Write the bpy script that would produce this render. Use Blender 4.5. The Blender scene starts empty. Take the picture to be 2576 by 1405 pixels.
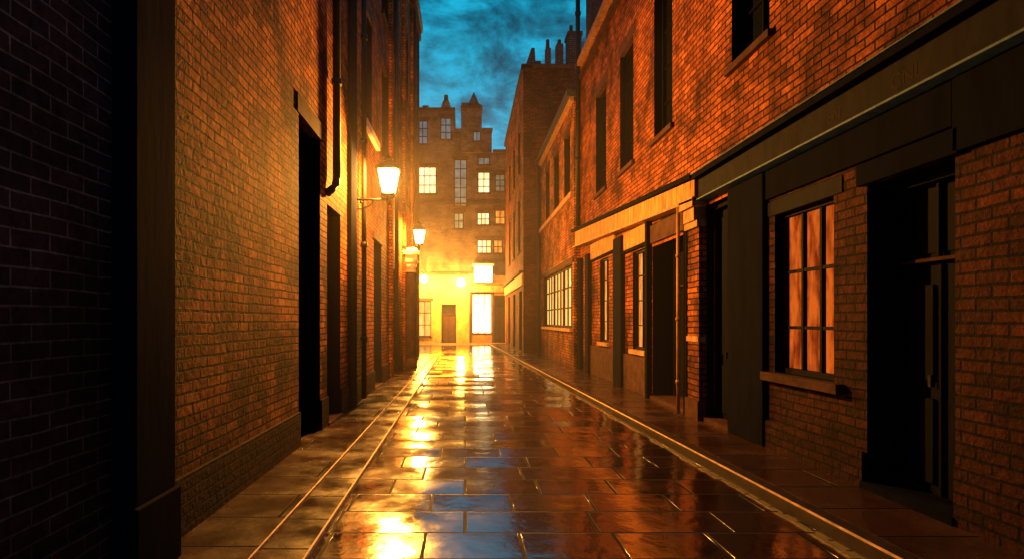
import bpy, math, random
from mathutils import Vector, Matrix
random.seed(7)
scene = bpy.context.scene
scene.view_settings.view_transform = 'Standard'
scene.view_settings.look = 'None'
scene.view_settings.exposure = 0

# ------------------------------------------------------------------ materials
def newmat(name):
    m = bpy.data.materials.new(name); m.use_nodes = True
    nt = m.node_tree
    for n in list(nt.nodes): nt.nodes.remove(n)
    out = nt.nodes.new('ShaderNodeOutputMaterial')
    return m, nt, out
def N(nt, t, **kw):
    n = nt.nodes.new(t)
    for k, v in kw.items():
        if k in n.inputs: n.inputs[k].default_value = v
        else: setattr(n, k, v)
    return n
def L(nt, a, b): nt.links.new(a, b)
def c4(c): return (c[0], c[1], c[2], 1)
def math2(nt, op, a, b=None, c=None):
    n = N(nt, 'ShaderNodeMath', operation=op)
    for i, v in enumerate((a, b, c)):
        if v is None: continue
        if isinstance(v, (int, float)): n.inputs[i].default_value = v
        else: L(nt, v, n.inputs[i])
    return n.outputs[0]

def wallcoord(nt):
    tc = N(nt, 'ShaderNodeTexCoord'); s = N(nt, 'ShaderNodeSeparateXYZ')
    L(nt, tc.outputs['Object'], s.inputs[0])
    a = N(nt, 'ShaderNodeMath', operation='ADD'); L(nt, s.outputs[0], a.inputs[0]); L(nt, s.outputs[1], a.inputs[1])
    c = N(nt, 'ShaderNodeCombineXYZ'); L(nt, a.outputs[0], c.inputs[0]); L(nt, s.outputs[2], c.inputs[1])
    # slight waviness so courses are not ruler straight
    nz = N(nt, 'ShaderNodeTexNoise', Scale=2.2, Detail=2.0)
    L(nt, tc.outputs['Object'], nz.inputs['Vector'])
    sub = N(nt, 'ShaderNodeVectorMath', operation='SUBTRACT'); sub.inputs[1].default_value = (.5, .5, .5)
    L(nt, nz.outputs['Color'], sub.inputs[0])
    sc = N(nt, 'ShaderNodeVectorMath', operation='SCALE'); sc.inputs['Scale'].default_value = 0.03
    L(nt, sub.outputs[0], sc.inputs[0])
    ad = N(nt, 'ShaderNodeVectorMath', operation='ADD'); L(nt, c.outputs[0], ad.inputs[0]); L(nt, sc.outputs[0], ad.inputs[1])
    return tc, ad.outputs[0], s.outputs[2]

def brickmat(name, c1, c2, mort, w=.26, h=.088, ms=.011, dirt=.8, rough=.85, foot_shade=.4):
    m, nt, out = newmat(name)
    tc, vec, zz = wallcoord(nt)
    b = N(nt, 'ShaderNodeTexBrick', Scale=1.0)
    b.offset = .5; b.squash = 1.0
    b.inputs['Color1'].default_value = c4(c1); b.inputs['Color2'].default_value = c4(c2)
    b.inputs['Mortar'].default_value = c4(mort)
    b.inputs['Mortar Size'].default_value = ms; b.inputs['Mortar Smooth'].default_value = .25
    b.inputs['Brick Width'].default_value = w; b.inputs['Row Height'].default_value = h
    b.inputs['Bias'].default_value = -.05
    L(nt, vec, b.inputs['Vector'])
    # large blotches + fine grime
    n1 = N(nt, 'ShaderNodeTexNoise', Scale=1.1, Detail=6.0, Roughness=.68)
    L(nt, tc.outputs['Object'], n1.inputs['Vector'])
    r1 = N(nt, 'ShaderNodeValToRGB'); r1.color_ramp.elements[0].position = .38; r1.color_ramp.elements[1].position = .60
    r1.color_ramp.elements[0].color = (1-dirt, 1-dirt, 1-dirt, 1); r1.color_ramp.elements[1].color = (1.1, 1.1, 1.1, 1)
    L(nt, n1.outputs['Fac'], r1.inputs[0])
    mx = N(nt, 'ShaderNodeMix', data_type='RGBA', blend_type='MULTIPLY'); mx.inputs[0].default_value = 1
    L(nt, b.outputs['Color'], mx.inputs[6]); L(nt, r1.outputs[0], mx.inputs[7])
    n2 = N(nt, 'ShaderNodeTexNoise', Scale=16.0, Detail=4.0, Roughness=.7)
    L(nt, tc.outputs['Object'], n2.inputs['Vector'])
    r2 = N(nt, 'ShaderNodeMapRange'); r2.inputs[1].default_value=.3; r2.inputs[2].default_value=.7; r2.inputs[3].default_value=.45; r2.inputs[4].default_value=1.35
    L(nt, n2.outputs['Fac'], r2.inputs[0])
    # painted shade: brick colour darkens toward the foot, edge broken by the blotch noise
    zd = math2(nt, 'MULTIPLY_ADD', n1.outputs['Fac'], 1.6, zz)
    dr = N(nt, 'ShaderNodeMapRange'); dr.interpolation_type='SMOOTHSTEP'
    dr.inputs[1].default_value=.7; dr.inputs[2].default_value=3.2; dr.inputs[3].default_value=foot_shade; dr.inputs[4].default_value=1
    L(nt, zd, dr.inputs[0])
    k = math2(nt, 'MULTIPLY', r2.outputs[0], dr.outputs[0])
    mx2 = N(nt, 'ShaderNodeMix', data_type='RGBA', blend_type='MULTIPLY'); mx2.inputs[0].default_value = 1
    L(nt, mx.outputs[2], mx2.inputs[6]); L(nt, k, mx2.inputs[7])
    p = N(nt, 'ShaderNodeBsdfPrincipled'); p.inputs['Roughness'].default_value = rough
    p.inputs['Specular IOR Level'].default_value = .08
    L(nt, mx2.outputs[2], p.inputs['Base Color'])
    inv = N(nt, 'ShaderNodeMath', operation='MULTIPLY_ADD'); inv.inputs[1].default_value = -1; inv.inputs[2].default_value = 1
    L(nt, b.outputs['Fac'], inv.inputs[0])
    hs = N(nt, 'ShaderNodeMath', operation='MULTIPLY_ADD'); hs.inputs[1].default_value = .8
    L(nt, n2.outputs['Fac'], hs.inputs[0]); L(nt, inv.outputs[0], hs.inputs[2])
    bp = N(nt, 'ShaderNodeBump', Strength=1.0, Distance=.022)
    L(nt, hs.outputs[0], bp.inputs['Height']); L(nt, bp.outputs[0], p.inputs['Normal'])
    L(nt, p.outputs[0], out.inputs[0])
    return m

def plain(name, col, rough=.6, var=.35, scale=5.0, bump=.004, metallic=0, stretch=None, spec=.15):
    m, nt, out = newmat(name)
    tc = N(nt, 'ShaderNodeTexCoord')
    mp = N(nt, 'ShaderNodeMapping')
    if stretch: mp.inputs['Scale'].default_value = stretch
    L(nt, tc.outputs['Object'], mp.inputs[0])
    n = N(nt, 'ShaderNodeTexNoise', Scale=scale, Detail=6.0, Roughness=.65)
    L(nt, mp.outputs[0], n.inputs['Vector'])
    r = N(nt, 'ShaderNodeMapRange'); r.inputs[1].default_value=.3; r.inputs[2].default_value=.7
    r.inputs[3].default_value=1-var; r.inputs[4].default_value=1+var
    L(nt, n.outputs['Fac'], r.inputs[0])
    mx = N(nt, 'ShaderNodeMix', data_type='RGBA', blend_type='MULTIPLY'); mx.inputs[0].default_value=1
    mx.inputs[6].default_value = c4(col); L(nt, r.outputs[0], mx.inputs[7])
    p = N(nt, 'ShaderNodeBsdfPrincipled', Roughness=rough, Metallic=metallic)
    p.inputs['Specular IOR Level'].default_value = spec
    L(nt, mx.outputs[2], p.inputs['Base Color'])
    bp = N(nt, 'ShaderNodeBump', Strength=.6, Distance=bump)
    L(nt, n.outputs['Fac'], bp.inputs['Height']); L(nt, bp.outputs[0], p.inputs['Normal'])
    L(nt, p.outputs[0], out.inputs[0])
    return m

def litmat(name, col, col2, strength, scale=3.0, stretch=(1,1,.25), gloss=.008):
    """lit room seen through old glass / curtains"""
    m, nt, out = newmat(name)
    tc = N(nt, 'ShaderNodeTexCoord'); mp = N(nt, 'ShaderNodeMapping'); mp.inputs['Scale'].default_value = stretch
    L(nt, tc.outputs['Object'], mp.inputs[0])
    n = N(nt, 'ShaderNodeTexNoise', Scale=scale, Detail=4.0, Roughness=.6)
    L(nt, mp.outputs[0], n.inputs['Vector'])
    r = N(nt, 'ShaderNodeValToRGB'); r.color_ramp.elements[0].position=.38; r.color_ramp.elements[1].position=.6
    r.color_ramp.elements[0].color=c4(col2); r.color_ramp.elements[1].color=c4(col)
    L(nt, n.outputs['Fac'], r.inputs[0])
    e = N(nt, 'ShaderNodeEmission', Strength=strength); L(nt, r.outputs[0], e.inputs[0])
    g = N(nt, 'ShaderNodeBsdfGlossy', Roughness=.12); g.inputs[0].default_value=(gloss,gloss,gloss,1)
    a = N(nt, 'ShaderNodeAddShader'); L(nt, e.outputs[0], a.inputs[0]); L(nt, g.outputs[0], a.inputs[1])
    L(nt, a.outputs[0], out.inputs[0])
    return m

def lampglass(name, col, strength):
    m, nt, out = newmat(name)
    t = N(nt, 'ShaderNodeBsdfTransparent'); e = N(nt, 'ShaderNodeEmission', Strength=strength)
    e.inputs[0].default_value = c4(col)
    a = N(nt, 'ShaderNodeAddShader'); L(nt, t.outputs[0], a.inputs[0]); L(nt, e.outputs[0], a.inputs[1])
    L(nt, a.outputs[0], out.inputs[0])
    return m

def pavemat(name, base1, base2, w, h, ior=4.0, loc=(0,0,0), r0=.06, r1=.17, tilt=0):
    m, nt, out = newmat(name)
    tc = N(nt, 'ShaderNodeTexCoord'); mp = N(nt, 'ShaderNodeMapping'); mp.inputs['Location'].default_value = loc
    L(nt, tc.outputs['Object'], mp.inputs[0])
    b = N(nt, 'ShaderNodeTexBrick', Scale=1.0); b.offset=.42; b.offset_frequency=2; b.squash=1.45; b.squash_frequency=3
    b.inputs['Color1'].default_value=(0,0,0,1); b.inputs['Color2'].default_value=(1,1,1,1); b.inputs['Mortar'].default_value=(.5,.5,.5,1)
    b.inputs['Mortar Size'].default_value=.014; b.inputs['Mortar Smooth'].default_value=.3
    b.inputs['Brick Width'].default_value=w; b.inputs['Row Height'].default_value=h
    L(nt, mp.outputs[0], b.inputs['Vector'])
    n1 = N(nt, 'ShaderNodeTexNoise', Scale=1.6, Detail=7.0, Roughness=.6)
    n2 = N(nt, 'ShaderNodeTexNoise', Scale=30.0, Detail=4.0, Roughness=.7)
    n3 = N(nt, 'ShaderNodeTexNoise', Scale=3.2, Detail=3.0)
    for n in (n1,n2,n3): L(nt, tc.outputs['Object'], n.inputs['Vector'])
    colr = N(nt, 'ShaderNodeMix', data_type='RGBA'); colr.inputs[6].default_value=c4(base1); colr.inputs[7].default_value=c4(base2)
    av = N(nt, 'ShaderNodeMath', operation='MULTIPLY_ADD'); av.inputs[1].default_value=.55
    L(nt, b.outputs['Color'], av.inputs[0])
    hv = N(nt, 'ShaderNodeMapRange'); hv.inputs[1].default_value=.3; hv.inputs[2].default_value=.7; hv.inputs[3].default_value=0; hv.inputs[4].default_value=.6
    L(nt, n1.outputs['Fac'], hv.inputs[0]); L(nt, hv.outputs[0], av.inputs[2]); L(nt, av.outputs[0], colr.inputs[0])
    mort = N(nt, 'ShaderNodeMix', data_type='RGBA'); mort.inputs[7].default_value=(.004,.003,.002,1)
    L(nt, b.outputs['Fac'], mort.inputs[0]); L(nt, colr.outputs[2], mort.inputs[6])
    p = N(nt, 'ShaderNodeBsdfPrincipled'); p.inputs['IOR'].default_value=ior
    L(nt, mort.outputs[2], p.inputs['Base Color'])
    rr = N(nt, 'ShaderNodeMapRange'); rr.inputs[1].default_value=.38; rr.inputs[2].default_value=.68; rr.inputs[3].default_value=r0; rr.inputs[4].default_value=r1
    L(nt, n1.outputs['Fac'], rr.inputs[0])
    ra = N(nt, 'ShaderNodeMath', operation='MULTIPLY_ADD'); ra.inputs[1].default_value=.6
    L(nt, b.outputs['Fac'], ra.inputs[0]); L(nt, rr.outputs[0], ra.inputs[2]); L(nt, ra.outputs[0], p.inputs['Roughness'])
    sp = N(nt, 'ShaderNodeMath', operation='MULTIPLY_ADD'); sp.inputs[1].default_value=-.49; sp.inputs[2].default_value=.5
    L(nt, b.outputs['Fac'], sp.inputs[0]); L(nt, sp.outputs[0], p.inputs['Specular IOR Level'])
    h1 = N(nt, 'ShaderNodeMath', operation='MULTIPLY_ADD'); h1.inputs[1].default_value=-1.0; h1.inputs[2].default_value=1
    L(nt, b.outputs['Fac'], h1.inputs[0])
    h2 = N(nt, 'ShaderNodeMath', operation='MULTIPLY_ADD'); h2.inputs[1].default_value=.08; L(nt, n2.outputs['Fac'], h2.inputs[0]); L(nt, h1.outputs[0], h2.inputs[2])
    h3 = N(nt, 'ShaderNodeMath', operation='MULTIPLY_ADD'); h3.inputs[1].default_value=1.0; L(nt, n3.outputs['Fac'], h3.inputs[0]); L(nt, h2.outputs[0], h3.inputs[2])
    ho = h3.outputs[0]
    if tilt:
        # bump pitches each slab randomly toward the camera so the paving mirrors more sky
        sx = N(nt, 'ShaderNodeSeparateXYZ'); L(nt, mp.outputs[0], sx.inputs[0])
        fr = math2(nt, 'FRACT', math2(nt, 'DIVIDE', sx.outputs[1], h))
        rnd = math2(nt, 'MULTIPLY_ADD', b.outputs['Color'], .9, .35)
        ho = math2(nt, 'MULTIPLY_ADD', math2(nt, 'MULTIPLY', fr, rnd), tilt*h/.008, ho)
    bp = N(nt, 'ShaderNodeBump', Strength=.8, Distance=.008)
    L(nt, ho, bp.inputs['Height']); L(nt, bp.outputs[0], p.inputs['Normal'])
    L(nt, p.outputs[0], out.inputs[0])
    return m

M = {}
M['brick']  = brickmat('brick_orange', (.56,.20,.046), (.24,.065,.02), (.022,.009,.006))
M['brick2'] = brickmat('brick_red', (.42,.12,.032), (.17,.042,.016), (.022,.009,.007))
M['brickn'] = brickmat('brick_dark_red', (.095,.026,.016), (.042,.014,.012), (.010,.008,.011), dirt=.6)  # dark brick; on the near shop wall its colour stands for weak lamplight
M['brickd'] = brickmat('brick_blackish', (.05,.03,.038), (.03,.02,.03), (.18,.17,.19), ms=.006, dirt=.5)  # very dark brick with pale joints
M['brickf'] = brickmat('brick_grey', (.19,.125,.095), (.12,.08,.07), (.07,.05,.045), dirt=.6, foot_shade=.9)
M['wallglow'] = plain('ochre_glow_wall', (.58,.30,.09), .8, .45, 2.2, bump=.01)  # lighter, warmer wall colour carries the glow of the far lamps
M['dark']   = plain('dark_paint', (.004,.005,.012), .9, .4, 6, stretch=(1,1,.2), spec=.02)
M['door']   = plain('door_paint', (.005,.006,.013), .75, .4, 8, stretch=(3,3,.3), spec=.06)
M['frame']  = plain('frame_paint', (.005,.0045,.007), .7, spec=.05)
M['iron']   = plain('cast_iron', (.010,.009,.010), .55, .3, 20, spec=.2)
M['glass']  = plain('dark_glass', (.005,.007,.012), .25, .2, 2, bump=.002, spec=.2)
M['blueglass'] = plain('dusk_glass', (.30,.50,.56), .35, .4, 2, bump=.004, metallic=.7)  # sky reflection put into the pane colour as pale blue
M['stone']  = plain('stone_trim', (.36,.18,.08), .7, .55, 9, stretch=(1,1,.4))
M['stoned'] = plain('stone_sooty', (.055,.025,.019), .8, .5, 5, spec=.06)
M['white']  = plain('pale_stone', (.6,.50,.38), .6, .3, 7)
M['fascia'] = plain('fascia_weathered', (.42,.16,.045), .7, .95, 4.5, stretch=(1,4,.45))
M['fasciad']= plain('fascia_dark', (.010,.010,.016), .8, .5, 4, stretch=(1,2,.6), spec=.06)
M['roof']   = plain('roof_slate', (.04,.04,.05), .6, .4, 9)
M['lead']   = plain('flashing_highlight', (.045,.10,.17), .6, .5, 5, stretch=(1,2,1), spec=.2)  # bluish highlight of the cornice edges put into the strip colour
M['line']   = plain('pale_kerb_edge', (.65,.42,.22), .5, .5, 9)
M['kerb']   = plain('kerb_granite', (.025,.015,.012), .5, .5, 8, spec=.12)
M['lit']    = litmat('lit_window_yellow', (1,.56,.14), (1,.32,.05), 1.6)
M['litw']   = litmat('lit_window_pale', (1,.80,.42), (1,.55,.18), 1.8)
M['litd']   = litmat('lit_window_dim', (.95,.16,.014), (.26,.028,.004), .74, scale=2.4, stretch=(1,2.6,.8), gloss=.002)
M['litm']   = litmat('lit_window_mid', (1,.38,.06), (.62,.12,.014), 1.2, scale=4, stretch=(1,2,.5), gloss=.003)
M['shop']   = litmat('shop_light', (1,.74,.30), (1,.50,.11), 9, scale=1.5)
M['sign']   = litmat('sign_light', (1,.80,.38), (1,.70,.28), 26, scale=1)
M['lampg']  = lampglass('lantern_glass', (1,.66,.28), 6)
M['globe']  = lampglass('globe_glass', (1,.72,.32), 9)
M['road']   = pavemat('wet_paving', (.010,.006,.005), (.040,.016,.009), .70, .50, tilt=.12)
M['pave']   = pavemat('wet_flagstone', (.016,.008,.006), (.050,.020,.011), 2.6, .62, ior=1.8, loc=(.4,.2,0), r0=.14, r1=.36)
M['asph']   = pavemat('wet_setts', (.05,.03,.022), (.10,.055,.035), .3, .2)

# ------------------------------------------------------------------ mesh builder
def empty(name, loc=(0,0,0)):
    e = bpy.data.objects.new(name, None); e.location = loc; e.empty_display_size = .3
    scene.collection.objects.link(e); return e
class B:
    def __init__(s, name, parent=None, bevel=0):
        s.n=name; s.p=parent; s.v=[]; s.f=[]; s.m=[]; s.mats=[]; s.bevel=bevel; s.smooth=[]
    def mi(s, mat):
        if mat not in s.mats: s.mats.append(mat)
        return s.mats.index(mat)
    def face(s, pts, mat, smooth=False):
        i=len(s.v); s.v += [tuple(p) for p in pts]; s.f.append(tuple(range(i,i+len(pts)))); s.m.append(s.mi(mat)); s.smooth.append(smooth)
    def hexa(s, p, mat):
        i=len(s.v); s.v += [tuple(q) for q in p]
        for q in ((0,3,2,1),(4,5,6,7),(0,1,5,4),(1,2,6,5),(2,3,7,6),(3,0,4,7)):
            s.f.append(tuple(i+k for k in q)); s.m.append(s.mi(mat)); s.smooth.append(False)
    def box(s, x0,x1,y0,y1,z0,z1, mat):
        x0,x1=min(x0,x1),max(x0,x1); y0,y1=min(y0,y1),max(y0,y1); z0,z1=min(z0,z1),max(z0,z1)
        s.hexa([(x0,y0,z0),(x1,y0,z0),(x1,y1,z0),(x0,y1,z0),(x0,y0,z1),(x1,y0,z1),(x1,y1,z1),(x0,y1,z1)], mat)
    def tube(s, p0, p1, r0, r1, mat, n=14, caps=True):
        p0=Vector(p0); p1=Vector(p1); d=(p1-p0).normalized()
        a=d.orthogonal().normalized(); b=d.cross(a); i=len(s.v)
        for p,r in ((p0,r0),(p1,r1)):
            for k in range(n):
                t=2*math.pi*k/n; s.v.append(tuple(p+a*math.cos(t)*r+b*math.sin(t)*r))
        for k in range(n):
            s.f.append((i+k,i+(k+1)%n,i+n+(k+1)%n,i+n+k)); s.m.append(s.mi(mat)); s.smooth.append(True)
        if caps:
            s.f.append(tuple(i+k for k in range(n))[::-1]); s.m.append(s.mi(mat)); s.smooth.append(False)
            s.f.append(tuple(i+n+k for k in range(n))); s.m.append(s.mi(mat)); s.smooth.append(False)
    def path(s, pts, r, mat, n=10):
        for a,b in zip(pts[:-1],pts[1:]): s.tube(a,b,r,r,mat,n)
        for q in pts[1:-1]: s.ball(q,r*1.02,mat,8,6)
    def ball(s, c, r, mat, n=20, m=12, sz=1):
        i=len(s.v); c=Vector(c)
        for j in range(m+1):
            ph=math.pi*j/m
            for k in range(n):
                t=2*math.pi*k/n
                s.v.append((c.x+r*math.sin(ph)*math.cos(t), c.y+r*math.sin(ph)*math.sin(t), c.z+r*sz*math.cos(ph)))
        for j in range(m):
            for k in range(n):
                s.f.append((i+j*n+k,i+(j+1)*n+k,i+(j+1)*n+(k+1)%n,i+j*n+(k+1)%n)); s.m.append(s.mi(mat)); s.smooth.append(True)
    def done(s):
        me=bpy.data.meshes.new(s.n); me.from_pydata(s.v,[],s.f)
        for k in s.mats: me.materials.append(M[k])
        for p,mi,sm in zip(me.polygons,s.m,s.smooth): p.material_index=mi; p.use_smooth=sm
        me.validate(); me.update()
        o=bpy.data.objects.new(s.n,me); scene.collection.objects.link(o)
        if s.p:
            o.parent=s.p; o.matrix_parent_inverse=Matrix.Translation(-Vector(s.p.location))
        if s.bevel:
            md=o.modifiers.new('bevel','BEVEL'); md.width=s.bevel; md.segments=2; md.limit_method='ANGLE'
        return o

class Facade:
    """vertical wall; a = distance along, z = height, d = depth into the wall (negative = proud)"""
    def __init__(s, axis, plane, sgn): s.axis=axis; s.pl=plane; s.s=sgn
    def P(s,a,z,d):
        return (s.pl - s.s*d, a, z) if s.axis=='x' else (a, s.pl - s.s*d, z)
    def box(s,b,a0,a1,z0,z1,d0,d1,mat):
        p=s.P(a0,z0,d0); q=s.P(a1,z1,d1); b.box(p[0],q[0],p[1],q[1],z0,z1,mat)
    def wall(s,b,a0,a1,z0,z1,ops,mat,rev=.2,revmat=None):
        revmat=revmat or mat
        A=sorted({a0,a1}|{o[0] for o in ops}|{o[1] for o in ops}); Z=sorted({z0,z1}|{o[2] for o in ops}|{o[3] for o in ops})
        A=[a for a in A if a0<=a<=a1]; Z=[z for z in Z if z0<=z<=z1]
        for i in range(len(A)-1):
            for j in range(len(Z)-1):
                ca=(A[i]+A[i+1])/2; cz=(Z[j]+Z[j+1])/2
                if any(o[0]<ca<o[1] and o[2]<cz<o[3] for o in ops): continue
                b.face([s.P(A[i],Z[j],0),s.P(A[i+1],Z[j],0),s.P(A[i+1],Z[j+1],0),s.P(A[i],Z[j+1],0)],mat)
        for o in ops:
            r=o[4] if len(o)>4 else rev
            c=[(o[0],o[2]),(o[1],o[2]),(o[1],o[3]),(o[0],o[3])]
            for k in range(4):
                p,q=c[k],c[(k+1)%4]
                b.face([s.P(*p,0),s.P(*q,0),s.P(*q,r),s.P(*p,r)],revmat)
    def window(s,b,a0,a1,z0,z1,cols,rows,glass,d=.16,fr='frame',fw=.05,mw=.022,hz=None,sill='stoned',lintel='stoned',lh=.22):
        s.box(b,a0,a1,z0,z1,d,d+.03,glass)
        s.box(b,a0,a0+fw,z0,z1,d-.07,d-.002,fr); s.box(b,a1-fw,a1,z0,z1,d-.07,d-.002,fr)
        s.box(b,a0+fw,a1-fw,z0,z0+fw*1.3,d-.068,d-.002,fr); s.box(b,a0+fw,a1-fw,z1-fw,z1,d-.068,d-.002,fr)
        for k in range(1,cols):
            a=a0+fw+(a1-a0-2*fw)*k/cols; s.box(b,a-mw/2,a+mw/2,z0+fw*1.3,z1-fw,d-.05,d-.003,fr)
        zs=hz or [z0+(z1-z0)*k/rows for k in range(1,rows)]
        for z in zs: s.box(b,a0+fw,a1-fw,z-mw/2,z+mw/2,d-.045,d-.004,fr)
        if sill: s.box(b,a0-.09,a1+.09,z0-.085,z0+.004,-.07,d-.08,sill)
        if lintel: s.box(b,a0-.14,a1+.14,z1-.003,z1+lh,-.012,.10,lintel)
    def door(s,b,a0,a1,z0,z1,d=.3,mat='door',transom=True,panels=2,step='stoned'):
        s.box(b,a0,a1,z0,z1,d,d+.05,mat)
        s.box(b,a0,a0+.07,z0,z1,d-.1,d-.002,'frame'); s.box(b,a1-.07,a1,z0,z1,d-.1,d-.002,'frame')
        s.box(b,a0+.07,a1-.07,z1-.07,z1,d-.1,d-.002,'frame')
        zt=z1
        if transom:
            zt=z0+(z1-z0)*.74; s.box(b,a0+.07,a1-.07,zt-.014,zt+.014,d-.07,d-.002,'stoned')
            s.box(b,a0+.1,a1-.1,zt+.06,z1-.1,d-.012,d-.003,'door')
            am=(a0+a1)/2; s.box(b,am-.012,am+.012,zt+.02,z1-.07,d-.05,d-.013,'frame')
        am=(a0+a1)/2; s.box(b,am-.012,am+.012,z0,zt-.04,d-.03,d-.001,'frame')
        for lo,hi in ((z0+.15,z0+.85),(z0+1.0,zt-.2)):
            for p,q in ((a0+.14,am-.08),(am+.08,a1-.14)):
                s.box(b,p,q,lo,hi,d-.025,d-.001,mat)
        s.box(b,am+.06,am+.09,z0+.95,z0+1.05,d-.06,d-.02,'iron')
        s.box(b,a0-.03,a1+.03,z0-.1,z0+.06,-.05,d,step)

def shell(b,x0,x1,y0,y1,z1,mat,open_side,roof='roof'):
    """closed sides/back/roof of a building; street side left for the perforated facade"""
    z0=0
    sides={'-x':[(x0,y0),(x0,y1)],'+x':[(x1,y0),(x1,y1)],'-y':[(x0,y0),(x1,y0)],'+y':[(x0,y1),(x1,y1)]}
    for k,(p,q) in sides.items():
        if k==open_side: continue
        b.face([(p[0],p[1],z0),(q[0],q[1],z0),(q[0],q[1],z1),(p[0],p[1],z1)],mat)
    b.face([(x0,y0,z1),(x1,y0,z1),(x1,y1,z1),(x0,y1,z1)],roof)

# ------------------------------------------------------------------ left side
XL=-2.08
def left_building(y0,y1,zt,ops,mat,wins,doors,extra=None,cornice=True,plinth=True):
    e=empty('brick_building',(XL,(y0+y1)/2,0))
    F=Facade('x',XL,1)
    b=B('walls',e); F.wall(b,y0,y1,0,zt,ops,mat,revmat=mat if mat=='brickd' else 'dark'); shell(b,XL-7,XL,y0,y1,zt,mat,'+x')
    if plinth:
        cuts=sorted([(o[0],o[1]) for o in ops if o[2]<.5]); a=y0
        for c in cuts+[(y1,y1)]:
            if c[0]-a>.05: F.box(b,a,c[0],0,.46,-.03,.0,'brickn' if mat!='brickd' else 'brickd')
            a=c[1]
    b.done()
    w=B('windows',e)
    for k in wins: F.window(w,*k[:4],k[4],k[5],k[6])
    if wins: w.done()
    d=B('doors',e)
    for k in doors: F.door(d,*k)
    if doors: d.done()
    if cornice:
        c=B('cornice',e); F.box(c,y0,y1,zt-.25,zt+.1,-.16,.3,'stoned'); F.box(c,y0,y1,zt+.102,zt+.35,-.24,.35,'roof'); c.done()
    return e,F

# near, unlit building
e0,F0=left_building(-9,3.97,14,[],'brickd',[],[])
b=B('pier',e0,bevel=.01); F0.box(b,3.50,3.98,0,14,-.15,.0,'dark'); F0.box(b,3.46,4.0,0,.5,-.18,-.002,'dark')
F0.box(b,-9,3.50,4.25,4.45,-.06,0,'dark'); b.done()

# lit brick building with tall opening and doorway
opsA=[(7.45,8.55,0,4.2,.9),(8.98,9.95,0,3.35,.35),(4.9,6.0,9.2,11.4,.2),(7.6,8.7,9.2,11.4,.2)]
e1,F1=left_building(3.97,11.15,14,opsA,'brick',[(4.9,6.0,9.2,11.4,2,4,'glass'),(7.6,8.7,9.2,11.4,2,4,'glass')],[(8.98,9.95,0,3.35,.3)])
b=B('loading_doorway',e1)
F1.box(b,7.45,8.55,0,4.2,.88,.95,'door'); F1.box(b,7.45,7.53,0,4.2,.05,.85,'dark'); F1.box(b,8.47,8.55,0,4.2,.05,.85,'dark')
for k in range(1,6): F1.box(b,7.53+.94*k/6-.008,7.53+.94*k/6+.008,0.05,4.1,.865,.879,'frame')
F1.box(b,7.35,8.65,4.18,4.42,-.02,.12,'stoned'); b.done()
b=B('drainpipe',e1)
b.tube((XL+.11,9.15,3.75),(XL+.11,9.15,13.6),.06,.06,'iron'); b.path([(XL+.11,9.15,3.78),(XL+.11,9.05,3.62),(XL+.02,8.92,3.5)],.06,'iron')
for z in (5.2,7.0,8.8,10.6,12.4): b.tube((XL+.11,9.15,z),(XL+.11,9.15,z+.09),.08,.08,'iron')
b.tube((XL+.1,8.75,6.9),(XL+.3,8.35,7.5),.06,.06,'iron')
b.box(XL+.0,XL+.24,9.0,9.3,11.6,11.95,'iron')
b.done()

# second left building
opsB=[(13.6,14.8,0,3.45,.4)]
winB=[]
for (a,c) in ((11.95,13.3),(14.9,16.1)):
    for z in (5.65,9.3):
        opsB.append((a,c,z,z+2.5,.2)); winB.append((a,c,z,z+2.5,2,4,'glass'))
e2,F2=left_building(11.15,16.6,14,opsB,'brick2',winB,[(13.6,14.8,0,3.45,.35)])
b=B('pilaster',e2,bevel=.01); F2.box(b,10.55,11.1,0,14,-.07,-.001,'dark'); 
F2.box(b,16.3,16.6,0,14,-.09,-.001,'brick2'); b.done()
b=B('sills',e2); F2.box(b,11.75,13.5,5.42,5.58,-.16,-.072,'white'); 
F2.box(b,13.45,14.95,3.45,3.6,-.03,.1,'stoned'); b.done()
b=B('drainpipe',e2)
b.tube((XL+.13,11.5,.1),(XL+.13,11.5,13.6),.05,.05,'iron')
for z in (1.2,3,5,7,9,11,13): b.tube((XL+.13,11.5,z),(XL+.13,11.5,z+.1),.07,.07,'iron')
b.done()

# third left building
opsC=[(17.3,18.4,0,3.1,.35),(21.4,22.6,0,3.1,.35)]; winC=[]
for (a,c) in ((17.3,18.4),(20.6,21.7),(23.5,24.6)):
    for z in (5.65,9.3):
        opsC.append((a,c,z,z+2.4,.2)); winC.append((a,c,z,z+2.4,2,4,'glass'))
e3,F3=left_building(16.6,26,14,opsC,'brick',winC,[(17.3,18.4,0,3.1,.3),(21.4,22.6,0,3.1,.3)])
b=B('pilasters',e3,bevel=.01)
for y in (19.9,22.9,25.7): F3.box(b,y-.16,y+.16,0,13.7,-.10,-.001,'stoned' if y>25 else 'brick2')
b.done()
b=B('drainpipe',e3); b.tube((XL+.13,17.0,.1),(XL+.13,17.0,13.6),.06,.06,'iron'); b.tube((XL+.13,23.2,.1),(XL+.13,23.2,13.6),.06,.06,'iron'); b.done()
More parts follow.
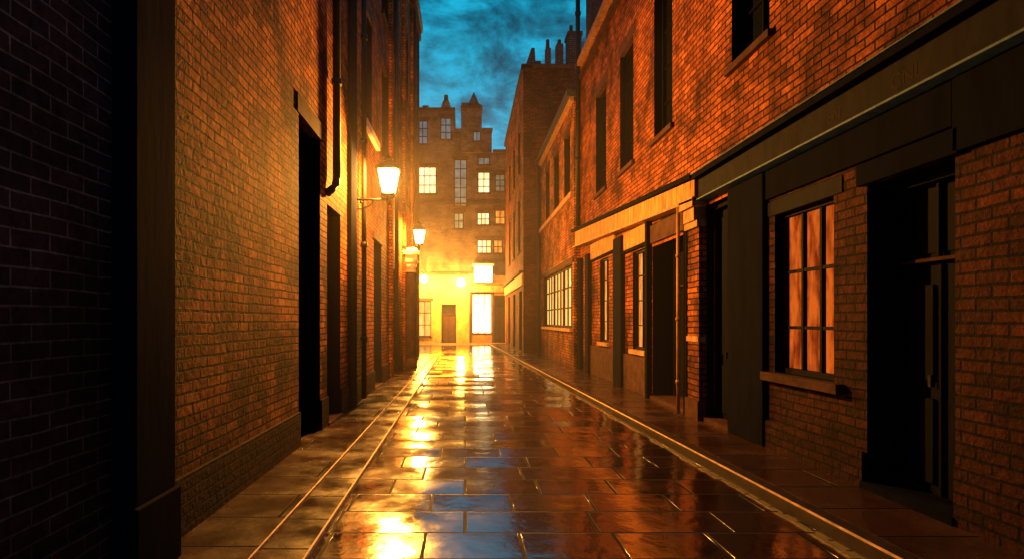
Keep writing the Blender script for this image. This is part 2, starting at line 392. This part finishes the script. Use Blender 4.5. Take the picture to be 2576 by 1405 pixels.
# engaged column with moulded capital below the second lamp
e=empty('stone_column',(XL+.2,20.0,0))
b=B('shaft',e); cx=XL+.24
b.tube((cx,20,0),(cx,20,.35),.24,.22,'stoned'); b.tube((cx,20,.35),(cx,20,3.25),.17,.15,'stoned',18); b.done()
b=B('capital',e)
b.tube((cx,20,3.2),(cx,20,3.28),.2,.2,'white',18); b.tube((cx,20,3.28),(cx,20,3.5),.17,.25,'white',18)
b.tube((cx,20,3.5),(cx,20,3.58),.28,.28,'white',18); b.box(cx-.24,cx+.24,19.76,20.24,3.58,3.78,'white')
b.box(cx-.3,cx+.3,19.7,20.3,3.782,3.9,'white'); b.box(cx-.24,cx+.22,19.78,20.22,3.902,4.0,'white'); b.done()

# ------------------------------------------------------------------ lanterns
LC=(1,.39,.05)
def bulb(parent,loc,power,r=.12,col=LC,lin=0):
    """power: inverse-square part; lin: slower-falling part (added beyond physics so lamplight carries along the walls)"""
    ld=bpy.data.lights.new('bulb','POINT'); ld.energy=power; ld.color=col; ld.shadow_soft_size=r
    if lin:  # slow-falling term added to spread lamplight further along the walls
        ld.use_nodes=True; nt=ld.node_tree; em=[n for n in nt.nodes if n.type=='EMISSION'][0]
        fo=nt.nodes.new('ShaderNodeLightFalloff'); fo.inputs['Strength'].default_value=1; fo.inputs['Smooth'].default_value=.0
        a=nt.nodes.new('ShaderNodeMath'); a.operation='MULTIPLY_ADD'; a.inputs[1].default_value=lin/power
        nt.links.new(fo.outputs['Linear'],a.inputs[0]); nt.links.new(fo.outputs['Quadratic'],a.inputs[2]); nt.links.new(a.outputs[0],em.inputs['Strength'])
    lo=bpy.data.objects.new('bulb',ld); scene.collection.objects.link(lo); lo.parent=parent
    lo.location=Vector(loc)-Vector(parent.location)
def lantern(y,zb,reach,power,lin,scale=1.0):
    e=empty('street_lamp',(XL,y,zb)); x=XL+reach; s=scale
    b=B('bracket',e)
    b.box(XL,XL+.03,y-.06,y+.06,zb-.22,zb+.12,'iron')
    b.path([(XL+.02,y,zb),(x,y,zb)],.022,'iron')
    pts=[(XL+.02,y,zb-.18)]
    for k in range(1,9):
        t=k/8*math.pi/2; pts.append((XL+.02+.34*math.sin(t)*1.0,y,zb-.18+.18*(1-math.cos(t))))
    b.path(pts,.014,'iron',8)
    b.ball((XL+.13,y,zb-.05),.035,'iron',12,8); b.tube((x,y,zb-.05),(x,y,zb+.07),.035,.05,'iron'); b.ball((x,y,zb-.07),.03,'iron',12,8)
    b.done()
    z0=zb+.07; z1=z0+.48*s; r0=.105*s; r1=.19*s
    g=B('glass',e); n=4
    def ring(r,z): return [(x+r*sx,y+r*sy,z) for sx,sy in ((-1,-1),(1,-1),(1,1),(-1,1))]
    A=ring(r0,z0+.02); C=ring(r1,z1)
    for k in range(4): g.face([A[k],A[(k+1)%4],C[(k+1)%4],C[k]],'lampg')
    g.done()
    f=B('frame',e)
    for k in range(4): f.tube(A[k],C[k],.010,.010,'iron',6)
    for R in (ring(r0+.01,z0+.02),ring(r1+.01,z1)):
        for k in range(4): f.tube(R[k],R[(k+1)%4],.012,.012,'iron',6)
    a=ring(r0+.015,z0-.01); c=ring(r0+.015,z0+.015); f.hexa(a+c,'iron')
    E=ring(r1*.42,z1+.15*s); G=ring(r1*.36,z1+.2*s)
    f.hexa(ring(r1+.035,z1+.008)+E,'iron'); f.hexa(ring(r1*.36,z1+.15*s)+G,'iron')
    f.hexa(ring(r1*.5,z1+.2*s)+ring(.02,z1+.26*s),'iron'); f.ball((x,y,z1+.28*s),.028,'iron',10,8)
    f.done()
    bulb(e,(x,y,zb+.07+.3*s),power,.07,LC,lin)
    return e
lantern(11.2,3.86,.64,2100,300)
lantern(19.5,3.98,.58,1800,150)

# ------------------------------------------------------------------ right side : shopfront building
XR=3.6
e4=empty('shop_building',(XR,8,0)); FR=Facade('x',XR,-1)
low=[(5.82,6.93,1.0,2.82,.2),(4.38,5.34,.1,2.8,.35),(1.0,2.2,1.0,2.8,.2)]
low2=[(14.95,15.9,1.03,3.2,.25),(11.85,12.8,.98,3.05,.25),(9.6,11.45,.1,3.0,.55),(8.08,8.9,.1,3.3,.25)]
up=[(15.2,16.4),(12.75,13.85),(10.35,11.35),(7.05,8.05),(4.2,5.2)]
b=B('walls',e4)
FR.wall(b,-9,8.0,0,3.5,low,'brickn',revmat='dark'); FR.wall(b,8.0,18.6,0,3.5,low2,'brick2',revmat='dark')  # near stretch takes the darker brick in place of lamplight falloff
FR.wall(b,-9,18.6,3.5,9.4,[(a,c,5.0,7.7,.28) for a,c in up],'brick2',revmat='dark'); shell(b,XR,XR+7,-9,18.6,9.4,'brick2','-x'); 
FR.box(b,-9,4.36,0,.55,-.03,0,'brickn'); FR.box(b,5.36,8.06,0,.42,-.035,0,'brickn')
b.done()
w=B('upper_windows',e4)
for a,c in up:
    FR.window(w,a,c,5.0,7.7,2,4,'glass',d=.22,sill='stoned',lintel='stoned',lh=.25)
w.done()
w=B('shop_windows',e4)
FR.window(w,5.82,6.93,1.0,2.82,3,3,'litd',d=.15,fw=.045,mw=.036,hz=[1.52,2.15],sill=None,lintel='fasciad',lh=.16)
FR.box(w,5.65,7.1,.9,.995,-.09,.15,'stoned')
FR.window(w,14.95,15.9,1.03,3.2,2,4,'litm',d=.12,sill='stone',lintel=None)
FR.window(w,11.85,12.8,.98,3.05,2,4,'litm',d=.12,sill='stone',lintel=None)
FR.window(w,1.0,2.2,1.0,2.8,3,3,'glass',d=.15)
w.done()
d=B('doors',e4)
FR.door(d,4.38,5.34,.1,2.8,.3,step='dark'); FR.door(d,9.6,11.45,.1,3.0,.5); FR.door(d,8.08,8.9,.1,3.3,.2,'door',False)
d.done()
t=B('shopfront_timber',e4,bevel=.008)
FR.box(t,7.1,8.05,.1,3.36,-.06,-.001,'dark')
FR.box(t,3.6,4.35,2.82,3.36,-.05,-.001,'dark'); FR.box(t,4.3,5.42,2.805,3.0,-.05,-.001,'dark')
FR.box(t,4.36,7.08,3.02,3.36,-.04,-.001,'dark'); FR.box(t,-9,3.58,3.0,3.36,-.04,-.001,'dark')
for a0,a1 in ((18.15,18.6),(16.95,17.4),(13.4,14.1),(11.47,11.6),(9.4,9.55)):
    FR.box(t,a0,a1,.1,3.5,-.11,-.001,'dark')
FR.box(t,14.2,16.9,3.30,3.72,-.05,-.001,'fascia'); FR.box(t,14.15,16.92,3.24,3.29,-.07,-.001,'dark')
FR.box(t,11.62,13.38,3.15,3.52,-.05,-.001,'fascia'); FR.box(t,11.62,13.38,3.08,3.145,-.07,-.001,'dark')
FR.box(t,9.58,11.45,3.06,3.4,-.05,-.001,'stoned')
FR.box(t,14.2,16.9,.1,.9,-.05,-.001,'stoned'); FR.box(t,11.62,13.38,.1,.86,-.05,-.001,'stoned')
t.done()
t=B('brick_pier',e4); FR.box(t,8.93,9.38,.1,3.0,-.10,-.001,'brick2'); FR.box(t,8.9,9.42,.1,.4,-.13,-.001,'stoned')
FR.box(t,8.9,9.42,3.0,3.1,-.14,-.001,'stone'); FR.box(t,8.95,9.37,3.1,3.3,-.17,-.001,'stone'); FR.box(t,8.88,9.44,3.3,3.44,-.22,-.001,'stone')
FR.box(t,8.92,9.40,1.28,1.36,-.115,-.001,'stone'); t.done()
t=B('downpipe',e4); t.tube((XR-.2,9.52,.12),(XR-.2,9.52,3.4),.028,.028,'stone'); 
for z in (.6,1.6,2.6): t.tube((XR-.2,9.52,z),(XR-.2,9.52,z+.05),.038,.038,'stone')
t.done()
# fascias. the old shopfront board climbs slightly with the lane
t=B('fascia',e4,bevel=.006)
def slope(y0,y1,x0,x1,b0,b1,t0,t1,mat):
    t.hexa([(x0,y0,b0),(x1,y0,b0),(x1,y1,b1),(x0,y1,b1),(x0,y0,t0),(x1,y0,t0),(x1,y1,t1),(x0,y1,t1)],mat)
slope(8.9,18.6,3.42,3.598,3.42,3.93,3.70,4.36,'fascia')
slope(8.88,18.9,3.34,3.597,3.702,4.362,3.78,4.45,'dark')
slope(8.88,18.8,3.38,3.596,3.37,3.88,3.418,3.928,'stone')
slope(-9,8.86,3.46,3.598,3.40,3.40,3.68,3.68,'fasciad')
slope(-9,8.86,3.43,3.597,3.375,3.375,3.398,3.398,'lead')
slope(-9,8.86,3.36,3.596,3.682,3.682,3.745,3.745,'dark')
slope(-9,8.86,3.34,3.595,3.747,3.747,3.76,3.76,'lead')
t.done()
c=B('parapet',e4); FR.box(c,-9,18.6,9.0,9.12,-.10,0,'stoned'); FR.box(c,-9,18.6,9.4,9.55,-.16,.3,'stone'); FR.box(c,-9,18.6,9.552,9.7,-.08,.3,'stoned'); c.done()
c=B('rooftop_chimney',e4); c.box(3.75,5.0,15.5,18.5,9.7,13.2,'brickd'); c.box(3.68,5.1,15.4,18.6,13.2,13.45,'stoned'); 
for k in range(4): c.tube((4.3,15.9+.7*k,13.45),(4.3,15.9+.7*k,14.3),.16,.12,'stoned')
c.done()
c=B('drainpipe',e4); c.tube((XR-.12,18.4,4.5),(XR-.12,18.4,12.4),.07,.07,'iron')
for z in (5,6.5,8,9.5,11): c.tube((XR-.12,18.4,z),(XR-.12,18.4,z+.1),.09,.09,'iron')
c.done()
# faint worn lettering on the near fascia
mt,nt,o_=newmat('worn_letters'); p=N(nt,'ShaderNodeBsdfPrincipled',Roughness=.8); p.inputs['Base Color'].default_value=(.022,.015,.018,1); p.inputs['Specular IOR Level'].default_value=.06; L(nt,p.outputs[0],o_.inputs[0])
def letters(txt,y,z,size,x=3.4595):
    cu=bpy.data.curves.new('letters','FONT'); cu.body=txt; cu.size=size; cu.extrude=.001; cu.materials.append(mt)
    o=bpy.data.objects.new('letters',cu); scene.collection.objects.link(o)
    o.matrix_world=Matrix(((0,0,-1,x),(-1,0,0,y),(0,1,0,z),(0,0,0,1)))
    o.parent=e4; o.matrix_parent_inverse=Matrix.Translation(-Vector(e4.location))
letters('GNL',4.85,3.46,.17); letters('EN',5.7,3.46,.17)

# ------------------------------------------------------------------ right middle building
X2=3.4
e5=empty('brick_building',(X2,22.7,0)); F5=Facade('x',X2,-1)
ops=[(18.95,25.8,1.35,3.4,.2)]
for a in (19.3,21.6,24.0): ops.append((a,a+1.15,5.75,7.8,.2))
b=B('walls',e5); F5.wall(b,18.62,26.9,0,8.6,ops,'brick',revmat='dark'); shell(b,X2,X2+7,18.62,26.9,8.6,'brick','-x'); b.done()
w=B('windows',e5)
for k in range(3):
    a=18.95+k*6.85/3; F5.window(w,a,a+6.85/3,1.35,3.4,3,3,'lit',sill=None,lintel=None,mw=.05,fw=.06)
F5.box(w,18.85,25.9,1.24,1.345,-.1,.1,'stone'); 
for a in (19.3,21.6,24.0): F5.window(w,a,a+1.15,5.75,7.8,2,4,'glass',sill=None)
F5.box(w,18.65,26.9,5.45,5.62,-.12,.0,'stone'); F5.box(w,18.65,26.9,3.42,3.6,-.04,.0,'stoned')
w.done()
c=B('eaves',e5); F5.box(c,18.62,26.9,8.45,8.58,-.12,.2,'stone'); F5.box(c,18.62,27.0,8.602,8.8,-.22,.4,'roof')
c.face([(X2-.1,18.62,8.8),(X2-.1,26.9,8.8),(X2+2.5,26.9,10.4),(X2+2.5,18.62,10.4)],'roof'); c.done()
c=B('drainpipe',e5); c.tube((X2-.12,26.6,.1),(X2-.12,26.6,8.5),.08,.08,'iron'); c.done()

# ------------------------------------------------------------------ right far building (tall, gable to camera)
X3=2.65
e6=empty('brick_building',(X3,33,0)); F6=Facade('x',X3,-1)
ops=[]; wl=[]
for a in (28.6,31.6,34.8):
    for z,hh in ((4.9,2.6),(8.6,2.3)): ops.append((a,a+1.2,z,z+hh,.2)); wl.append((a,a+1.2,z,z+hh))
dr=[(27.8,29.2),(31.4,32.8),(35.2,36.6)]
for a,c in dr: ops.append((a,c,.1,3.0,.3))
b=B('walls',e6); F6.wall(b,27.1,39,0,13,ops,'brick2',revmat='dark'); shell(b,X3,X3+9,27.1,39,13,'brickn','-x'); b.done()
w=B('windows',e6)
for q in wl: F6.window(w,*q,2,4,'glass')
w.done()
d=B('doors',e6)
for a,c in dr: F6.door(d,a,c,.1,3.0,.25)
F6.box(d,27.1,39,3.2,3.75,-.08,-.001,'stone'); F6.box(d,27.1,39,3.752,3.86,-.2,-.001,'stoned')
d.done()
c=B('parapet',e6); F6.box(c,27.0,39,12.9,13.15,-.1,.4,'stoned'); c.box(X3-.1,X3+9,27.0,27.25,13.0,13.2,'stoned'); c.done()
c=B('chimneys',e6)
c.box(2.95,3.5,27.5,28.3,13.2,13.55,'brickd')
c.hexa([(2.75,27.4,13.2),(3.25,27.4,13.2),(3.25,28.2,13.2),(2.75,28.2,13.2),(3.05,27.4,14.1),(3.2,27.4,14.1),(3.2,28.2,14.1),(3.05,28.2,14.1)],'brickd')
c.box(3.7,3.95,27.4,27.7,13.2,14.1,'brickd'); c.box(4.2,4.52,27.4,27.8,13.2,14.3,'brickd'); c.box(4.75,5.35,27.4,28.2,13.2,14.7,'brickd'); c.box(4.7,5.4,27.35,28.25,14.7,14.85,'stoned')
for x in (3.82,4.36,4.9,5.2): c.tube((x,27.6,14.0),(x,27.6,14.55 if x<4.5 else 15.2),.1,.08,'stoned')
c.done()

# ------------------------------------------------------------------ far building closing the street
YF=40
e7=empty('apartment_building',(0,YF,0)); G=Facade('y',YF,-1)
ops=[]; wins=[]
def W(a,c,z0,z1,cols,rows,g): ops.append((a,c,z0,z1,.2)); wins.append((a,c,z0,z1,cols,rows,g))
W(-3.2,-1.92,10.05,11.9,3,3,'litw'); W(.85,1.68,10.1,11.55,2,3,'litw'); W(.8,1.65,7.95,8.83,3,2,'litw')
W(.8,1.79,6.05,7.0,3,2,'litw'); W(1.9,2.53,6.05,7.0,2,2,'litm')
W(-.75,.13,9.2,12.4,2,5,'blueglass'); W(-.75,-.1,7.7,8.8,2,2,'blueglass'); W(.85,1.68,12.0,12.55,2,1,'blueglass')
W(2.0,2.7,8.0,9.0,2,2,'litm'); W(2.0,2.7,10.2,11.4,2,3,'blueglass')
W(.45,1.79,.7,3.4,3,2,'shop'); W(-3.15,-2.27,.5,2.9,2,3,'lit')
for a in (-6.6,-9.6,-12.6):
    for z in (5.0,8.0,11.0): W(a,a+1.2,z,z+1.8,2,3,'glass' if (a+z)%2 else 'blueglass')
for a in (4.5,7.5,10.5):
    for z in (5.0,8.0): W(a,a+1.2,z,z+1.8,2,3,'blueglass')
ops.append((1.95,2.7,0.05,3.3,.3)); ops.append((-1.6,-.6,.05,2.7,.3))
b=B('walls',e7)
G.wall(b,-16,14,0,4.7,[o for o in ops if o[3]<4.7],'wallglow'); G.wall(b,-16,14,4.7,12.8,[o for o in ops if o[2]>4.7],'brickf')
shell(b,-16,14,YF,YF+10,12.8,'brickf','-y')
o2=[(-3.2,-2.5,13.4,15.0,.2),(-1.65,-.93,13.7,15.2,.2)]
G.wall(b,-16,-.67,12.8,15.6,o2,'brickf'); b.box(-16,-.67,YF+.25,YF+6,12.81,15.6,'brickf')
b.box(-.27,1.12,YF-.12,YF+2.5,12.801,15.7,'brickf'); b.box(-.669,-.271,YF+.2,YF+3,12.802,14.5,'brickf'); b.box(1.121,1.8,YF+.1,YF+3,12.803,14.3,'brickf')
b.done()
w=B('windows',e7)
for q in wins: G.window(w,*q,d=.14,sill='stoned',lintel='stoned',mw=.05,fw=.06)
for q in o2: G.window(w,*q[:4],2,3,'blueglass',d=.14,mw=.05)
G.window(w,.53,1.05,13.5,14.2,2,1,'blueglass',d=-.14,mw=.04)
w.done()
d=B('doors',e7); G.door(d,1.95,2.7,.05,3.3,.28,'stoned'); G.door(d,-1.6,-.6,.05,2.7,.28,'stoned'); d.done()
c=B('cornices',e7)
G.box(c,-16,-.67,15.6,15.8,-.15,.4,'stoned'); G.box(c,-.3,1.16,15.7,15.9,-.25,.5,'stoned'); G.box(c,1.14,1.85,14.3,14.45,-.1,.5,'stoned'); G.box(c,1.86,14,12.8,13.0,-.15,.4,'stoned')
G.box(c,-16,.2,4.6,4.8,-.12,-.001,'stoned'); G.box(c,2.0,14,4.6,4.8,-.12,-.001,'stoned'); G.box(c,-16,14,9.35,9.45,-.06,-.001,'stoned')
c.done()
c=B('chimneys',e7)
c.hexa([(-1.7,YF+.5,15.8),(-.9,YF+.5,15.8),(-.9,YF+1.3,15.8),(-1.7,YF+1.3,15.8),(-1.5,YF+.5,16.5),(-1.1,YF+.5,16.5),(-1.1,YF+1.3,16.5),(-1.5,YF+1.3,16.5)],'brickf')
c.tube((-1.3,YF+.9,16.4),(-1.3,YF+.9,17.0),.17,.14,'stoned')
c.box(-.25,.25,YF+.6,YF+1.2,15.9,16.4,'brickf'); c.box(.85,1.1,YF+.6,YF+1.0,15.9,16.3,'brickf')
c.tube((.6,YF+.9,15.9),(.6,YF+.9,16.3),.36,.36,'brickf',10); c.tube((.6,YF+.9,16.3),(.6,YF+.9,17.2),.42,.03,'roof',10)
c.box(-2.9,-2.5,YF+.6,YF+1.4,15.8,16.2,'brickf'); c.box(-6.5,-5,YF+.6,YF+1.4,15.8,17.4,'brickf')
c.done()
s=B('shopfront',e7)
G.box(s,.3,2.8,3.5,3.95,-.28,-.001,'stone'); G.box(s,.25,2.85,3.952,4.02,-.38,-.001,'stoned')
G.box(s,.28,.42,0,3.49,-.12,-.001,'stoned'); G.box(s,1.81,1.93,0,3.49,-.12,-.001,'stoned'); G.box(s,2.72,2.86,0,3.49,-.12,-.001,'stoned')
G.box(s,.43,1.80,.05,.62,-.08,-.001,'stone'); s.done()
e=empty('illuminated_sign',(1.2,YF-.35,4.7)); s=B('light_box',e,bevel=.02); s.box(.62,1.78,YF-.5,YF-.32,4.15,5.15,'sign'); s.done()
s=B('casing',e); s.box(.56,1.84,YF-.33,YF-.001,4.08,5.22,'stoned'); s.box(.5,1.9,YF-.6,YF-.001,5.222,5.34,'white'); s.done()
def globe(x,y,z,r,power):
    e=empty('globe_lamp',(x,y,z)); b=B('globe',e); b.ball((x,y,z),r,'globe'); b.done()
    b=B('bracket',e); b.tube((x,y,z+r),(x,y,z+r+.12),.05,.03,'iron'); b.path([(x,y,z+r+.1),(x,y+.25,z+r+.2),(x,YF-.0,z+r+.2)],.025,'iron'); b.done()
    bulb(e,(x,y,z),power,.15,(1,.42,.05))
globe(-2.68,38.7,4.3,.25,3600)
globe(-.27,38.7,4.05,.27,3600)

# ------------------------------------------------------------------ ground
def sheet(name,pts,z,mat,parent=None):
    b=B(name,parent); b.face([(p[0],p[1],z) for p in pts],mat); return b.done()
sheet('ground',[(-120,-120),(120,-120),(120,200),(-120,200)],-.02,'asph')
kx=lambda y:2.88-.036*y
sheet('road',[(-1.0,-12),(3.2,-12),(kx(38.6),38.6),(3,38.6),(3,39.2),(-30,39.2),(-30,27),(-1.42,27),(-1.15,26)],0,'road')
b=B('pavement'); b.box(-2.2,-1.43,-12,26.6,-.02,.03,'pave'); b.done()
b=B('kerb'); 
b.hexa([(-1.43,-12,-.02),(-1.0,-12,-.02),(-1.17,26.6,-.02),(-1.43,26.6,-.02),(-1.43,-12,.015),(-1.0,-12,.015),(-1.17,26.6,.015),(-1.43,26.6,.015)],'pave')
for x0,x1,w in ((-1.43,-1.43,.015),(-1.0,-1.17,.015)):
    b.hexa([(x0,-12,-.01),(x0+w,-12,-.01),(x1+w,26.6,-.01),(x1,26.6,-.01),(x0,-12,.036),(x0+w,-12,.036),(x1+w,26.6,.036),(x1,26.6,.036)],'line')
b.done()
b=B('pavement'); Y0,Y1=-12,38.6
b.hexa([(kx(Y0)+.14,Y0,-.02),(3.7,Y0,-.02),(3.7,Y1,-.02),(kx(Y1)+.14,Y1,-.02),(kx(Y0)+.14,Y0,.1),(3.7,Y0,.1),(3.7,Y1,.1),(kx(Y1)+.14,Y1,.1)],'pave'); b.done()
b=B('kerb')
b.hexa([(kx(Y0),Y0,-.02),(kx(Y0)+.139,Y0,-.02),(kx(Y1)+.139,Y1,-.02),(kx(Y1),Y1,-.02),(kx(Y0),Y0,.098),(kx(Y0)+.139,Y0,.098),(kx(Y1)+.139,Y1,.098),(kx(Y1),Y1,.098)],'kerb')
b.hexa([(kx(Y0)-.004,Y0,.088),(kx(Y0)+.010,Y0,.088),(kx(Y1)+.010,Y1,.088),(kx(Y1)-.004,Y1,.088),(kx(Y0)-.004,Y0,.102),(kx(Y0)+.010,Y0,.102),(kx(Y1)+.010,Y1,.102),(kx(Y1)-.004,Y1,.102)],'line')  # pale strip paints the lamplit highlight along the kerb edge
b.done()
b=B('pavement'); b.box(-30,20,39.1,40.1,-.02,.12,'pave'); b.box(-30,20,39.07,39.1,-.02,.125,'line'); b.done()

# ------------------------------------------------------------------ night mist in the lane
mm,nt,out=newmat('mist'); vs=N(nt,'ShaderNodeVolumeScatter',Density=.0045,Anisotropy=.4); vs.inputs[0].default_value=(.95,.85,.7,1)
L(nt,vs.outputs[0],out.inputs['Volume']); M['mist']=mm
b=B('mist'); b.box(-20,12,8.5,39.98,-.01,6.8,'mist'); b.done()

# ------------------------------------------------------------------ sky
wd=bpy.data.worlds.new('World'); scene.world=wd; wd.use_nodes=True; nt=wd.node_tree
bg=nt.nodes['Background']; tc=N(nt,'ShaderNodeTexCoord'); mp=N(nt,'ShaderNodeMapping'); mp.inputs['Scale'].default_value=(1,1,1.7); mp.inputs['Location'].default_value=(.3,.1,.2)
L(nt,tc.outputs['Generated'],mp.inputs[0])
n=N(nt,'ShaderNodeTexNoise',Scale=8.0,Detail=9.0,Roughness=.65,Distortion=.3); L(nt,mp.outputs[0],n.inputs['Vector'])
r=N(nt,'ShaderNodeValToRGB'); cr=r.color_ramp
cr.elements[0].position=.37; cr.elements[0].color=(.002,.026,.050,1)
cr.elements[1].position=.62; cr.elements[1].color=(.006,.30,.48,1)
k=cr.elements.new(.49); k.color=(.002,.12,.20,1)
L(nt,n.outputs['Fac'],r.inputs[0])
sky=N(nt,'ShaderNodeTexSky'); sky.sky_type='NISHITA'; sky.sun_disc=False; sky.sun_elevation=math.radians(-4); sky.sun_rotation=math.radians(200)
sc=N(nt,'ShaderNodeVectorMath',operation='SCALE'); sc.inputs['Scale'].default_value=.01; L(nt,sky.outputs[0],sc.inputs[0])
ad=N(nt,'ShaderNodeVectorMath',operation='ADD'); L(nt,r.outputs[0],ad.inputs[0]); L(nt,sc.outputs[0],ad.inputs[1])
L(nt,ad.outputs[0],bg.inputs[0]); bg.inputs[1].default_value=1.5

# ------------------------------------------------------------------ camera
cd=bpy.data.cameras.new('camera'); cam=bpy.data.objects.new('camera',cd); scene.collection.objects.link(cam)
cam.location=(0,0,1.6); cam.rotation_euler=(math.radians(90),0,0)
cd.sensor_width=36; cd.lens=36*1500/2576; cd.shift_x=118/2576; cd.shift_y=102.5/2576; cd.clip_end=600; cd.clip_start=.05
scene.camera=cam
